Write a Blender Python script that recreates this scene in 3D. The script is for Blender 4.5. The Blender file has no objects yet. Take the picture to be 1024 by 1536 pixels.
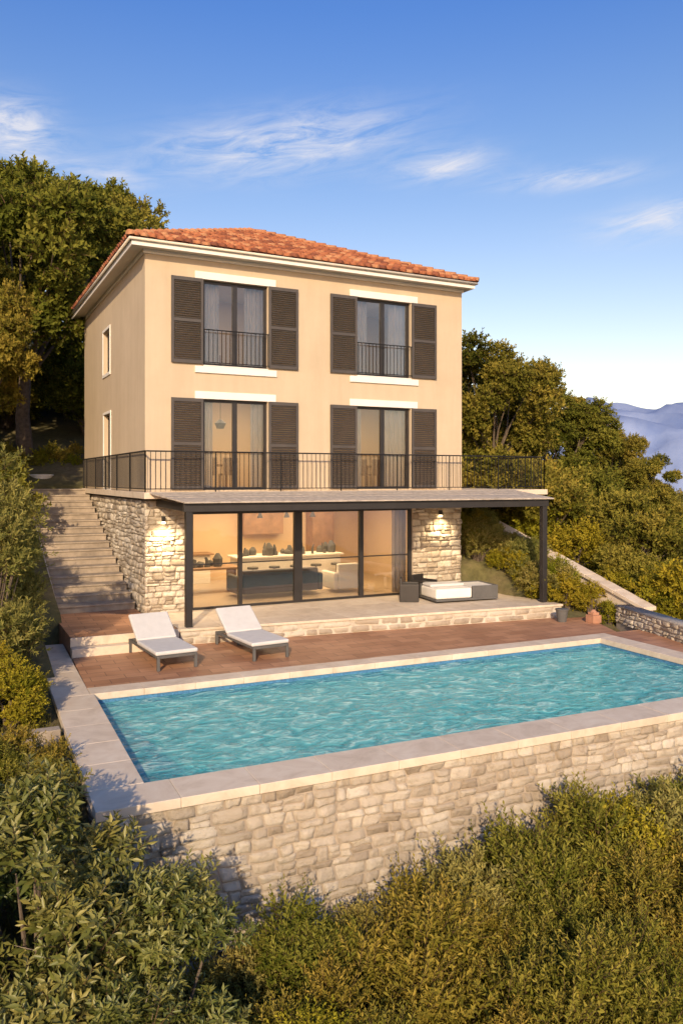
import bpy, math, random
import numpy as np
from mathutils import Vector, Matrix, noise
random.seed(7); RNG=np.random.default_rng(7)
sc=bpy.context.scene
sc.view_settings.view_transform='Standard'
try: sc.view_settings.look='None'
except Exception: pass
sc.view_settings.exposure=0
R=math.radians

# ---------------------------------------------------------------- materials
def newmat(name):
    m=bpy.data.materials.new(name); m.use_nodes=True
    nt=m.node_tree; b=nt.nodes['Principled BSDF']; return m,nt,b
def N(nt,t,**k):
    return nt.nodes.new(t)
def ramp(nt,src,stops):
    r=nt.nodes.new('ShaderNodeValToRGB')
    el=r.color_ramp.elements
    while len(el)<len(stops): el.new(0.5)
    for e,(p,c) in zip(el,stops):
        e.position=p; e.color=(*c,1) if len(c)==3 else c
    nt.links.new(src,r.inputs[0]); return r
def mixc(nt,fac,a,b,mode='MIX'):
    m=nt.nodes.new('ShaderNodeMix'); m.data_type='RGBA'; m.blend_type=mode
    def put(s,v):
        if hasattr(v,'is_linked'): nt.links.new(v,s)
        elif isinstance(v,(int,float)): s.default_value=v
        else: s.default_value=(*v,1)
    put(m.inputs[0],fac); put(m.inputs[6],a); put(m.inputs[7],b)
    return m.outputs[2]
def coord(nt,scale=(1,1,1),rot=(0,0,0)):
    g=nt.nodes.new('ShaderNodeNewGeometry')
    mp=nt.nodes.new('ShaderNodeMapping'); mp.inputs['Scale'].default_value=scale; mp.inputs['Rotation'].default_value=rot
    nt.links.new(g.outputs['Position'],mp.inputs[0]); return mp.outputs[0]
def noisen(nt,vec,scale,detail=6,rough=.6,dist=0):
    n=N(nt,'ShaderNodeTexNoise'); n.inputs['Scale'].default_value=scale; n.inputs['Detail'].default_value=detail
    n.inputs['Roughness'].default_value=rough; n.inputs['Distortion'].default_value=dist
    nt.links.new(vec,n.inputs['Vector']); return n.outputs['Fac']
def bump(nt,b,h,strength=.3,dist=.02):
    bp=nt.nodes.new('ShaderNodeBump'); bp.inputs['Strength'].default_value=strength; bp.inputs['Distance'].default_value=dist
    nt.links.new(h,bp.inputs['Height']); nt.links.new(bp.outputs[0],b.inputs['Normal'])
def attr(nt,name='rnd'):
    a=nt.nodes.new('ShaderNodeAttribute'); a.attribute_name=name; return a.outputs['Fac']

def simple(name,c,rough=.6,var=.12,scale=3,bmp=.15,metal=0,bscale=60):
    m,nt,b=newmat(name); v=coord(nt)
    n=noisen(nt,v,scale,4)
    c=np.array(c)
    r=ramp(nt,n,[(.3,tuple(c*(1-var))),(.7,tuple(np.minimum(c*(1+var),1)))])
    nt.links.new(r.outputs[0],b.inputs['Base Color'])
    b.inputs['Roughness'].default_value=rough; b.inputs['Metallic'].default_value=metal
    if bmp: bump(nt,b,noisen(nt,v,bscale,3),bmp,.004)
    return m
def stucco():
    m,nt,b=newmat('stucco'); v=coord(nt); v2=coord(nt,(2.2,2.2,.25))
    n=noisen(nt,v,.7,8,.65); n2=noisen(nt,v2,1.5,5)
    r=ramp(nt,n,[(.25,(.49,.385,.265)),(.75,(.575,.46,.325))])
    r2=ramp(nt,n2,[(.3,(.90,.89,.87)),(.6,(1,1,1))])
    nt.links.new(mixc(nt,.7,r.outputs[0],r2.outputs[0],'MULTIPLY'),b.inputs['Base Color'])
    b.inputs['Roughness'].default_value=.9
    bump(nt,b,noisen(nt,v,45,5,.7),.4,.012); return m
def stone(name,c0,c1,c2,sc_=7):
    m,nt,b=newmat(name); v=coord(nt)
    r=ramp(nt,attr(nt),[(0,c0),(.45,c1),(1,c2)])
    n=noisen(nt,v,sc_,8,.7,.4)
    r2=ramp(nt,n,[(.25,(.58,.52,.45)),(.5,(1,1,1)),(.8,(1.0,.96,.90))])
    nn=noisen(nt,v,.9,4)
    r3=ramp(nt,nn,[(.3,(.80,.75,.69)),(.6,(1,1,1))])
    c=mixc(nt,.85,r.outputs[0],r2.outputs[0],'MULTIPLY'); c=mixc(nt,.7,c,r3.outputs[0],'MULTIPLY')
    nt.links.new(c,b.inputs['Base Color']); b.inputs['Roughness'].default_value=.92
    bump(nt,b,noisen(nt,v,24,8,.75,.3),.9,.03); return m
def travertine():
    m,nt,b=newmat('travertine'); v=coord(nt)
    n=noisen(nt,v,2.2,10,.7,.8)
    r=ramp(nt,n,[(.25,(.52,.41,.30)),(.5,(.68,.56,.43)),(.75,(.77,.67,.54))])
    a=ramp(nt,attr(nt),[(0,(.88,.87,.86)),(1,(1,1,1))])
    nt.links.new(mixc(nt,1.,r.outputs[0],a.outputs[0],'MULTIPLY'),b.inputs['Base Color'])
    b.inputs['Roughness'].default_value=.65
    bump(nt,b,noisen(nt,v,35,6,.7),.25,.006); return m
def deckmat():
    m,nt,b=newmat('deck_tiles')
    v=coord(nt,(1,1,1),(0,0,R(1.6)))
    br=N(nt,'ShaderNodeTexBrick'); br.inputs['Scale'].default_value=1; br.offset=.5
    br.inputs['Brick Width'].default_value=.62; br.inputs['Row Height'].default_value=.31; br.inputs['Mortar Size'].default_value=.006
    br.inputs['Color1'].default_value=(.44,.215,.115,1); br.inputs['Color2'].default_value=(.62,.33,.185,1); br.inputs['Mortar'].default_value=(.16,.09,.06,1)
    nt.links.new(v,br.inputs['Vector'])
    n=noisen(nt,coord(nt,(1.2,9,1)),2,8,.65,.3); n2=noisen(nt,v,.9,6)
    r=ramp(nt,n,[(.3,(.70,.67,.64)),(.7,(1,1,1))]); r2=ramp(nt,n2,[(.3,(.62,.58,.56)),(.7,(1,1,1))])
    c=mixc(nt,.8,br.outputs['Color'],r.outputs[0],'MULTIPLY'); c=mixc(nt,.8,c,r2.outputs[0],'MULTIPLY')
    nt.links.new(c,b.inputs['Base Color']); b.inputs['Roughness'].default_value=.55
    bump(nt,b,br.outputs['Fac'],-.4,.006); return m
def tilemat():
    m,nt,b=newmat('roof_tiles'); v=coord(nt)
    r=ramp(nt,attr(nt),[(0,(.17,.052,.026)),(.35,(.32,.10,.04)),(.7,(.42,.145,.058)),(1,(.50,.25,.12))])
    n=noisen(nt,v,9,6,.7); r2=ramp(nt,n,[(.3,(.55,.50,.45)),(.65,(1,1,1))])
    nt.links.new(mixc(nt,.8,r.outputs[0],r2.outputs[0],'MULTIPLY'),b.inputs['Base Color'])
    b.inputs['Roughness'].default_value=.85; bump(nt,b,noisen(nt,v,60,4),.3,.005); return m
def leafmat(name,cd,cm,cl,trans=.38,gloss=True):
    m,nt,b=newmat(name)
    a=attr(nt)
    oi=nt.nodes.new('ShaderNodeObjectInfo')
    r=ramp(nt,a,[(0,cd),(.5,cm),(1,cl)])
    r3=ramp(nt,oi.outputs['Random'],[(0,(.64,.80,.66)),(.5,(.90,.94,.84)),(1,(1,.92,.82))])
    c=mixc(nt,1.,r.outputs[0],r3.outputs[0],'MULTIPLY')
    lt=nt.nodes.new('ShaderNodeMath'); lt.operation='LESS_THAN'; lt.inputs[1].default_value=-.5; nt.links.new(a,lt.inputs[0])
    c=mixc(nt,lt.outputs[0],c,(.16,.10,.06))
    if gloss:
        nt.links.new(c,b.inputs['Base Color']); b.inputs['Roughness'].default_value=.42; b.inputs['Specular IOR Level'].default_value=.45; s1=b
    else:
        nt.nodes.remove(b); s1=nt.nodes.new('ShaderNodeBsdfDiffuse'); nt.links.new(c,s1.inputs[0])
    tr=nt.nodes.new('ShaderNodeBsdfTranslucent'); nt.links.new(c,tr.inputs[0])
    mx=nt.nodes.new('ShaderNodeMixShader'); mx.inputs[0].default_value=trans
    nt.links.new(s1.outputs[0],mx.inputs[1]); nt.links.new(tr.outputs[0],mx.inputs[2])
    nt.links.new(mx.outputs[0],nt.nodes['Material Output'].inputs[0]); return m
def glassmat():
    m,nt,b=newmat('window_glass')
    nt.nodes.remove(b)
    t=N(nt,'ShaderNodeBsdfTransparent'); t.inputs[0].default_value=(.93,.93,.92,1)
    g=N(nt,'ShaderNodeBsdfGlossy'); g.inputs['Roughness'].default_value=.01; g.inputs[0].default_value=(.9,.9,.9,1)
    f=N(nt,'ShaderNodeFresnel'); f.inputs[0].default_value=1.8
    v=coord(nt); n=noisen(nt,v,1.1,2); bp=N(nt,'ShaderNodeBump'); bp.inputs['Strength'].default_value=.05; bp.inputs['Distance'].default_value=.05
    nt.links.new(n,bp.inputs['Height']); nt.links.new(bp.outputs[0],g.inputs['Normal'])
    mx=N(nt,'ShaderNodeMixShader'); nt.links.new(f.outputs[0],mx.inputs[0]); nt.links.new(t.outputs[0],mx.inputs[1]); nt.links.new(g.outputs[0],mx.inputs[2])
    nt.links.new(mx.outputs[0],nt.nodes['Material Output'].inputs[0]); return m
def watermat():
    m,nt,b=newmat('pool_water')
    v=coord(nt,(1,1.6,1))
    n1=noisen(nt,v,2.3,4,.55,1.4); n2=noisen(nt,v,8,3,.5,.8)
    ad=N(nt,'ShaderNodeMath'); ad.operation='MULTIPLY_ADD'; ad.inputs[1].default_value=.3; nt.links.new(n2,ad.inputs[0]); nt.links.new(n1,ad.inputs[2])
    bp=N(nt,'ShaderNodeBump'); bp.inputs['Strength'].default_value=.9; bp.inputs['Distance'].default_value=.18; nt.links.new(ad.outputs[0],bp.inputs['Height'])
    r=ramp(nt,n1,[(.36,(.07,.36,.42)),(.54,(.20,.55,.58)),(.66,(.55,.82,.79))])  # refracted light ripples painted into the water colour with noise
    nt.links.new(r.outputs[0],b.inputs['Base Color']); b.inputs['Roughness'].default_value=.06; b.inputs['IOR'].default_value=1.33
    nt.links.new(bp.outputs[0],b.inputs['Normal'])
    t=N(nt,'ShaderNodeBsdfTransparent'); t.inputs[0].default_value=(.72,.94,.95,1)
    mx=N(nt,'ShaderNodeMixShader'); mx.inputs[0].default_value=.65
    nt.links.new(t.outputs[0],mx.inputs[1]); nt.links.new(b.outputs[0],mx.inputs[2])
    nt.links.new(mx.outputs[0],nt.nodes['Material Output'].inputs[0]); return m
def groundmat():
    m,nt,b=newmat('ground_soil_haze'); v=coord(nt)
    n=noisen(nt,v,.35,8,.7); n2=noisen(nt,v,6,8,.7)
    r=ramp(nt,n,[(.3,(.07,.07,.025)),(.5,(.13,.115,.045)),(.7,(.22,.165,.09))])
    r2=ramp(nt,n2,[(.3,(.5,.5,.46)),(.7,(1,1,1))])
    c=mixc(nt,.9,r.outputs[0],r2.outputs[0],'MULTIPLY')
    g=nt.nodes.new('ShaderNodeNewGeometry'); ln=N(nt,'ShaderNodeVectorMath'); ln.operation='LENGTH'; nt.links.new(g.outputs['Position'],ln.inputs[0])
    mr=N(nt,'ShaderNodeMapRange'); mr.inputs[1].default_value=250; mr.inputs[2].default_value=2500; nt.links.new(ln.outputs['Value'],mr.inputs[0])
    c=mixc(nt,mr.outputs[0],c,(.30,.37,.46))  # bluish aerial haze painted into the far ground colour by distance
    nt.links.new(c,b.inputs['Base Color']); b.inputs['Roughness'].default_value=.95
    bump(nt,b,n2,.6,.05); return m
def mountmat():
    m,nt,b=newmat('mountain_haze'); v=coord(nt)
    n=noisen(nt,v,.003,8,.65); r=ramp(nt,n,[(.35,(.165,.225,.40)),(.65,(.25,.31,.47))])  # blue-grey aerial haze painted as the base colour
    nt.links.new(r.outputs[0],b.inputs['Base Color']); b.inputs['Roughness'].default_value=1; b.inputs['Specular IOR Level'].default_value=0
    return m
M={}
M['stucco']=stucco()
M['stoneA']=stone('limestone_wall',(.37,.305,.235),(.52,.445,.355),(.62,.55,.455))
M['stoneB']=stone('rubble_stone',(.33,.27,.205),(.50,.43,.34),(.66,.59,.49))
M['mortar']=simple('mortar',(.34,.28,.22),.95,.2,5,.5)
M['trav']=travertine()
M['deck']=deckmat()
M['tile']=tilemat()
M['white']=simple('white_trim',(.76,.72,.66),.6,.05,2,.1)
M['cream']=simple('cream_fascia',(.64,.57,.47),.7,.06,2,.1)
M['black']=simple('dark_aluminium',(.035,.031,.03),.4,.15,3,.05,.3)
M['iron']=simple('wrought_iron',(.022,.02,.019),.5,.1,3,0,.4)
M['shutter']=simple('shutter_paint',(.068,.057,.050),.5,.14,3,.1)
M['glass']=glassmat()
M['water']=watermat()
M['pooltile']=simple('pool_mosaic',(.32,.68,.71),.3,.1,6,0)
M['mosaic']=simple('mosaic_band',(.07,.20,.36),.3,.4,30,0)
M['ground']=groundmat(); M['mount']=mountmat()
M['inwall']=simple('interior_plaster',(.66,.50,.33),.9,.04,1,0)
M['infloor']=simple('interior_floor',(.50,.40,.29),.35,.08,1.5,0)
M['curtain']=simple('linen_curtain',(.70,.62,.54),.9,.06,4,0)
M['fabric']=simple('grey_fabric',(.58,.56,.54),.95,.05,6,.5,0,200)
M['darkfab']=simple('dark_fabric',(.10,.095,.09),.9,.1,6,.3)
M['greywood']=simple('weathered_wood',(.40,.34,.28),.8,.3,8,.4)
M['stepst']=simple('step_stone',(.33,.265,.20),.9,.28,3,.6,0,25)
M['bark']=simple('bark',(.12,.09,.065),.95,.4,8,.9,0,20)
M['wood']=simple('oak_wood',(.30,.18,.10),.5,.2,4,.1)
M['terrac']=simple('terracotta_pot',(.40,.20,.12),.8,.15,5,.2)
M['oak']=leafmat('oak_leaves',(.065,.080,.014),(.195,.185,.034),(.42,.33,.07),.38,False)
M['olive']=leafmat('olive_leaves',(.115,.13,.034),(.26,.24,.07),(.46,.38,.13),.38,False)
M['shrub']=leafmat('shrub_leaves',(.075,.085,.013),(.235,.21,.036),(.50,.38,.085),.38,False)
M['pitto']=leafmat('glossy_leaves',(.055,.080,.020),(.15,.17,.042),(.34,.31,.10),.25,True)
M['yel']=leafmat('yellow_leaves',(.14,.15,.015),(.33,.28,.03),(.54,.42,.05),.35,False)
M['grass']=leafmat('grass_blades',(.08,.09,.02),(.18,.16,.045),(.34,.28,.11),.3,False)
lampm,nt,b=newmat('lamp_glow'); b.inputs['Emission Color'].default_value=(1,.78,.45,1); b.inputs['Emission Strength'].default_value=14; b.inputs['Base Color'].default_value=(.8,.7,.5,1); M['lamp']=lampm

# ---------------------------------------------------------------- mesh builder
def empty(name,loc=(0,0,0)):
    e=bpy.data.objects.new(name,None); e.location=loc; sc.collection.objects.link(e); return e
class MB:
    def __init__(s,mx=None): s.v=[];s.f=[];s.r=[];s.mx=mx
    def add(s,vs,fs,rnd=None):
        o=len(s.v); rnd=random.random() if rnd is None else rnd
        for p in vs:
            p=Vector(p)
            if s.mx is not None: p=s.mx@p
            s.v.append(tuple(p)); s.r.append(rnd)
        s.f+= [tuple(i+o for i in f) for f in fs]
    def box(s,x0,x1,y0,y1,z0,z1,rnd=None,m=None):
        vs=[(x,y,z) for z in (z0,z1) for y in (y0,y1) for x in (x0,x1)]
        if m is not None: vs=[m@Vector(p) for p in vs]
        s.add(vs,[(0,2,3,1),(4,5,7,6),(0,1,5,4),(2,6,7,3),(0,4,6,2),(1,3,7,5)],rnd)
    def prism(s,pts,z0,z1,rnd=None):
        n=len(pts); z1=z1 if hasattr(z1,'__len__') else [z1]*n
        vs=[(x,y,z0) for x,y in pts]+[(p[0],p[1],z) for p,z in zip(pts,z1)]
        fs=[tuple(reversed(range(n))),tuple(range(n,2*n))]+[(i,(i+1)%n,(i+1)%n+n,i+n) for i in range(n)]
        s.add(vs,fs,rnd)
    def tube(s,pts,rad,seg=8,rnd=None,cap=True):
        pts=[Vector(p) for p in pts]; n=len(pts)
        rad=rad if hasattr(rad,'__len__') else [rad]*n
        vs=[];fs=[]
        for i,p in enumerate(pts):
            d=(pts[min(i+1,n-1)]-pts[max(i-1,0)]).normalized()
            a=Vector((0,0,1)) if abs(d.z)<.9 else Vector((1,0,0))
            u=d.cross(a).normalized(); w=d.cross(u)
            for k in range(seg):
                t=2*math.pi*k/seg; vs.append(p+(u*math.cos(t)+w*math.sin(t))*rad[i])
        for i in range(n-1):
            for k in range(seg):
                a=i*seg+k; b_=i*seg+(k+1)%seg; fs.append((a,a+seg,b_+seg,b_))
        if cap: fs.append(tuple(range(seg))); fs.append(tuple(reversed(range((n-1)*seg,n*seg))))
        s.add(vs,fs,rnd)
    def obj(s,name,mat,parent=None,smooth=False,bevel=0):
        me=bpy.data.meshes.new(name); me.from_pydata(s.v,[],s.f); me.update()
        a=me.attributes.new('rnd','FLOAT','POINT'); a.data.foreach_set('value',s.r)
        me.materials.append(M[mat])
        if smooth: me.polygons.foreach_set('use_smooth',[True]*len(me.polygons))
        o=bpy.data.objects.new(name,me); sc.collection.objects.link(o)
        if parent: o.parent=parent
        if bevel:
            b=o.modifiers.new('bevel','BEVEL'); b.width=bevel; b.segments=3 if bevel>.015 else 2; b.limit_method='ANGLE'
            me.polygons.foreach_set('use_smooth',[True]*len(me.polygons))
            try:
                w=o.modifiers.new('wn','WEIGHTED_NORMAL'); w.keep_sharp=True
            except Exception: pass
        return o

def stones(mb,org,ud,nd,L,z0,z1,rh=(.12,.22),wd=(.2,.5),dep=.05,seed=0,top=None,bot=None,gap=.012,nu=6,nv=5):
    rs=random.Random(seed); org=Vector(org); ud=Vector(ud).normalized(); nd=Vector(nd).normalized()
    zs=[z0]
    while zs[-1]<z1-.04:
        h=rs.uniform(*rh); zs.append(zs[-1]+h)
    sc_=(z1-z0)/(zs[-1]-z0); zs=[z0+(z-z0)*sc_ for z in zs]
    nr=len(zs)-1
    def zl(i,u):
        if i==0 or i==nr: return zs[i]
        return zs[i]+ .03*noise.noise(Vector((u*1.3,i*7.3+seed,0)))*2
    for i in range(nr):
        u=0; off=rs.uniform(0,.2); hrow=zs[i+1]-zs[i]; jp=0
        while u<L-.03:
            w=rs.uniform(*wd)*(.7+.6*rs.random())
            if u==0: w=max(w-off,.1)
            ue=min(u+w,L)
            if L-ue<.1: ue=L
            jn=0 if ue==L else rs.uniform(-.035,.035)
            parts=[(0,1)]
            if ue-u<.42 and hrow>.15 and rs.random()<.3: parts=[(0,.5),(.5,1)]
            for (pa,pb) in parts:
                zc=(zl(i,(u+ue)/2)+zl(i+1,(u+ue)/2))/2
                if (top and zc>top((u+ue)/2)) or (bot and zc<bot((u+ue)/2)): continue
                d0=dep*rs.uniform(.5,1.2); tilt=rs.uniform(-.35,.35)*dep; tilt2=rs.uniform(-.5,.5)*dep; sd=rs.uniform(0,99)
                vs=[];fs=[]
                for b_ in range(nv+1):
                    for a_ in range(nu+1):
                        ta=a_/nu; tb=b_/nv
                        ta=.5-.5*math.cos(math.pi*ta)*(.75+.25*abs(math.cos(math.pi*ta))); tb=.5-.5*math.cos(math.pi*tb)
                        uu0=u+gap*.5+jp*(tb-.5)*1.5; uu1=ue-gap*.5+jn*(tb-.5)*1.5
                        uu=uu0+(uu1-uu0)*ta
                        za=zl(i,uu); zb=zl(i+1,uu); za_,zb_=za+(zb-za)*pa+gap*.5,za+(zb-za)*pb-gap*.5
                        zz=za_+(zb_-za_)*tb
                        cx=abs(2*ta-1);cz=abs(2*tb-1)
                        if cx>.9 and cz>.9:
                            uu+=(-1 if ta>.5 else 1)*.018; zz+=(-1 if tb>.5 else 1)*.012
                        edge=a_ in(0,nu) or b_ in(0,nv)
                        if edge: d=-.012
                        else:
                            d=d0+tilt*(2*ta-1)+tilt2*(2*tb-1)+.8*dep*noise.noise(Vector((uu*7,zz*9,sd)))+.5*dep*noise.noise(Vector((uu*23,zz*23,sd)))
                        vs.append(org+ud*uu+nd*d+Vector((0,0,zz)))
                for b_ in range(nv):
                    for a_ in range(nu):
                        k=b_*(nu+1)+a_; fs.append((k,k+1,k+nu+2,k+nu+1))
                mb.add(vs,fs,rs.random())
            u=ue; jp=jn

# ---------------------------------------------------------------- leaves
def nrm(a): return a/np.maximum(np.linalg.norm(a,axis=-1,keepdims=True),1e-9)
def leafmesh(name,S,D,Ln,nl,lL,lW,mat,rng,spread=.8,fwd=.7,up=.15,shade=None,twigs=True,tw=.006,fold=.25):
    n=len(S); D=nrm(D)
    t=np.linspace(.12,1,nl)[None,:,None]
    ax=nrm(rng.normal(size=(n,3))); U=nrm(np.cross(D,ax)); V=np.cross(D,U)
    bend=np.zeros((n,1,3)); bend[:,0,2]=rng.uniform(-.15,.2,n)*Ln
    P=S[:,None]+D[:,None]*Ln[:,None,None]*t+bend*t**2
    ang=np.arange(nl)[None]*2.4+rng.uniform(0,6.28,(n,1))+rng.normal(0,.3,(n,nl))
    rad=U[:,None]*np.cos(ang)[...,None]+V[:,None]*np.sin(ang)[...,None]
    ld=nrm(D[:,None]*fwd*(.5+t)+rad*spread+np.array([0,0,up])+rng.normal(0,.18,(n,nl,3)))
    side=nrm(np.cross(ld,D[:,None]+rng.normal(0,.35,(n,nl,3)))); nm=np.cross(side,ld)
    size=(rng.uniform(.6,1.25,(n,nl,1)))*(1.05-.35*t)
    a=P; c=P+ld*lL*size-nm*lL*.12*size
    l=P+ld*lL*.48*size+side*lW*.5*size+nm*lW*fold*size; r=P+ld*lL*.48*size-side*lW*.5*size+nm*lW*fold*size
    Q=np.stack([a,l,c,r],2).reshape(-1,3)
    q=len(Q)//4; base=np.arange(q)[:,None]*4
    F=np.concatenate([base+np.array([0,1,2]),base+np.array([0,2,3])],1).reshape(-1,3)
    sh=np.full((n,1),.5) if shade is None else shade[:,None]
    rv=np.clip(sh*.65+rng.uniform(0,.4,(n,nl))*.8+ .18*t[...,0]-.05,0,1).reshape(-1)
    rv=np.repeat(rv,4)
    if twigs:
        e=S+D*Ln[:,None]+bend[:,0]; w=U*tw
        T=np.stack([S-w,S+w,e+w*.3,e-w*.3],1).reshape(-1,3)
        tb=np.arange(n)[:,None]*4+len(Q)
        TF=np.concatenate([tb+np.array([0,1,2]),tb+np.array([0,2,3])],1).reshape(-1,3)
        Q=np.concatenate([Q,T]);F=np.concatenate([F,TF]); rv=np.concatenate([rv,np.full(n*4,-1.)])
    me=bpy.data.meshes.new(name)
    me.vertices.add(len(Q)); me.vertices.foreach_set('co',Q.astype(np.float32).ravel())
    me.loops.add(F.size); me.loops.foreach_set('vertex_index',F.astype(np.int32).ravel())
    me.polygons.add(len(F)); me.polygons.foreach_set('loop_start',(np.arange(len(F))*3).astype(np.int32))
    try: me.polygons.foreach_set('loop_total',np.full(len(F),3,np.int32))
    except Exception: pass
    me.update(calc_edges=True); me.validate()
    at=me.attributes.new('rnd','FLOAT','POINT'); at.data.foreach_set('value',rv.astype(np.float32))
    me.materials.append(M[mat]); return me

def crown_lobes(rng,n,rx,ry,rz,cz,rmin,rmax,low=-.5):
    out=[]
    while len(out)<n:
        d=nrm(rng.normal(size=3)); 
        if d[2]<low: continue
        k=rng.uniform(.35,1)**.5
        out.append((d[0]*rx*k,d[1]*ry*k,cz+d[2]*rz*k,rng.uniform(rmin,rmax)))
    return np.array(out)
def lobe_shoots(rng,lobes,per,upb=.35,l0=.35):
    S=[];D=[];L=[];sh=[]
    for (x,y,z,r) in lobes:
        d=nrm(rng.normal(size=(per,3))+np.array([0,0,upb])); k=rng.uniform(.15,1,(per,1))**.5
        S.append(np.array([x,y,z])+d*r*k*.75*np.array([1,1,.8])); dd=nrm(d+rng.normal(0,.35,(per,3))+np.array([0,0,upb*.6]))
        D.append(dd); L.append(r*l0*rng.uniform(.5,1.5,per)); sh.append(np.clip(.45+.6*(k[:,0]-.6)+rng.normal(0,.2)+.2*d[:,2],0,1))  # crown shading put into leaf tone: inner shoots darker, upper ones lighter
    return np.concatenate(S),np.concatenate(D),np.concatenate(L),np.concatenate(sh)

def tree_template(name,seed,H,rx,rz,nl,rmin,rmax,per,leaf,mat,tr=.22,lean=.3,nleaf=9):
    rng=np.random.default_rng(seed); rs=random.Random(seed)
    cz=H-rz*.95
    lobes=crown_lobes(rng,nl,rx,rx,rz,cz,rmin,rmax,-.75)
    S,D,L,sh=lobe_shoots(rng,lobes,per)
    lm=leafmesh(name+'_foliage',S,D,L,nleaf,leaf,leaf*.55,mat,rng,shade=sh,tw=.012)
    mb=MB(); fork=Vector((rs.uniform(-lean,lean),rs.uniform(-lean,lean),max(H-2*rz,H*.22)))
    mb.tube([(0,0,-.6),(0,0,0),fork*.5+Vector((rs.uniform(-.1,.1),0,0)),fork],[tr*1.5,tr*1.15,tr*.9,tr*.75],9,.5)
    for x,y,z,r in lobes[:14]:
        e=Vector((x,y,z)); m1=fork.lerp(e,.45)+Vector((rs.uniform(-.3,.3),rs.uniform(-.3,.3),rs.uniform(0,.35)))
        mb.tube([fork-Vector((0,0,.1)),fork.lerp(m1,.5)+Vector((0,0,-.05)),m1,e],[tr*.4,tr*.28,tr*.18,tr*.05],6,.5)
    o=mb.obj(name+'_t','bark'); bm=o.data; bpy.data.objects.remove(o)
    return bm,lm
def inst_tree(name,tpl,loc,scale=1,rot=0,parent=None,sz=None):
    e=bpy.data.objects.new(name,tpl[0])
    e.location=loc; e.rotation_euler=(0,0,rot); e.scale=(scale,scale,sz or scale); sc.collection.objects.link(e)
    f=bpy.data.objects.new('foliage',tpl[1]); f.parent=e; sc.collection.objects.link(f)
    if parent: e.parent=parent
    return e
def shrub_template(name,seed,r,h,nl,per,leaf,lw,mat,upb=.7,l0=.6,nleaf=12,lr=(.3,.45),spread=.8,fwd=.7):
    rng=np.random.default_rng(seed)
    lobes=crown_lobes(rng,nl,r*.75,r*.75,h*.5,h*.45,lr[0]*r,lr[1]*r,-.7)
    S,D,L,sh=lobe_shoots(rng,lobes,per,upb,l0)
    k=S[:,2]>.02; lm=leafmesh(name+'_foliage',S[k],D[k],L[k],nleaf,leaf,leaf*lw,mat,rng,shade=sh[k],tw=.004,spread=spread,fwd=fwd)
    mb=MB(); 
    for x,y,z,rr in lobes: mb.tube([(x*.1,y*.1,-.3),(x*.45,y*.45,z*.55),(x,y,z)],[.03*r+.01,.02*r+.005,.006],5,.5)
    o=mb.obj(name+'_t','bark'); bm=o.data; bpy.data.objects.remove(o)
    return bm,lm

# ================================================================ TERRAIN
def ss(a,b,x): t=np.clip((x-a)/(b-a),0,1); return t*t*(3-2*t)
def Hf(x,y):
    x=np.asarray(x,float); y=np.asarray(y,float)
    left=np.interp(y,[-40,-12.8,-10.8,-9.2,-4,0,9,14,30,60,120,400],[-3.6,-2.65,-1.1,-.55,-.42,.25,3.0,4.8,11,22,32,30])
    right=np.interp(y,[-40,-12,-8,-4,3,8,20,40,100,400],[-4,-2.75,-1.6,-.45,1.9,2.7,2.9,1.5,-8,-40])
    w=ss(1,14,x); h=left*(1-w)+right*w
    h=h-.14*np.maximum(x-13,0)+.25*np.clip(-x-4,0,25)*ss(-8,6,y)
    fr=(y<-9)&(x>-2.75)&(x<10.9+(-9-y)*3); h=np.where(fr,np.minimum(h,-2.65),h)
    h=h+.12*np.sin(x*.7+1)*np.sin(y*.6)+.5*np.sin(x*.11)*np.cos(y*.09+1)*ss(15,40,np.hypot(x,y))
    xl=np.where(y<-.3,-2.55,-1.9); xr=np.where(y>0,9.2,np.where(y>-4,10.1,10.6))
    m=ss(0,.35,x-xl)*ss(0,.35,xr-x)*ss(-10.6,-10.3,y)*(1-ss(8.6,9.2,y))
    h=h*(1-m)+(-3.2)*m
    rr=np.hypot(x,y); k=ss(150,900,rr); h=h*(1-k)+(-110)*k
    return h
core=np.arange(-9,17,.28); grow=[.4]
while sum(grow)<9000: grow.append(grow[-1]*1.11)
g=np.cumsum(grow); xs=np.concatenate([-9-g[::-1],core,core[-1]+g]); core2=np.arange(-17,14,.28); ys=np.concatenate([-17-g[::-1],core2,core2[-1]+g])
X,Y=np.meshgrid(xs,ys); Z=Hf(X,Y); nx,ny=len(xs),len(ys)
me=bpy.data.meshes.new('ground'); idx=np.arange(nx*ny).reshape(ny,nx)
F=np.stack([idx[:-1,:-1],idx[:-1,1:],idx[1:,1:],idx[1:,:-1]],-1).reshape(-1,4)
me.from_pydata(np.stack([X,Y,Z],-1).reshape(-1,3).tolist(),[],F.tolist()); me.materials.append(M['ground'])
me.polygons.foreach_set('use_smooth',[True]*len(me.polygons))
o=bpy.data.objects.new('ground',me); sc.collection.objects.link(o)
def hz(x,y): return float(Hf(x,y))
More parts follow.
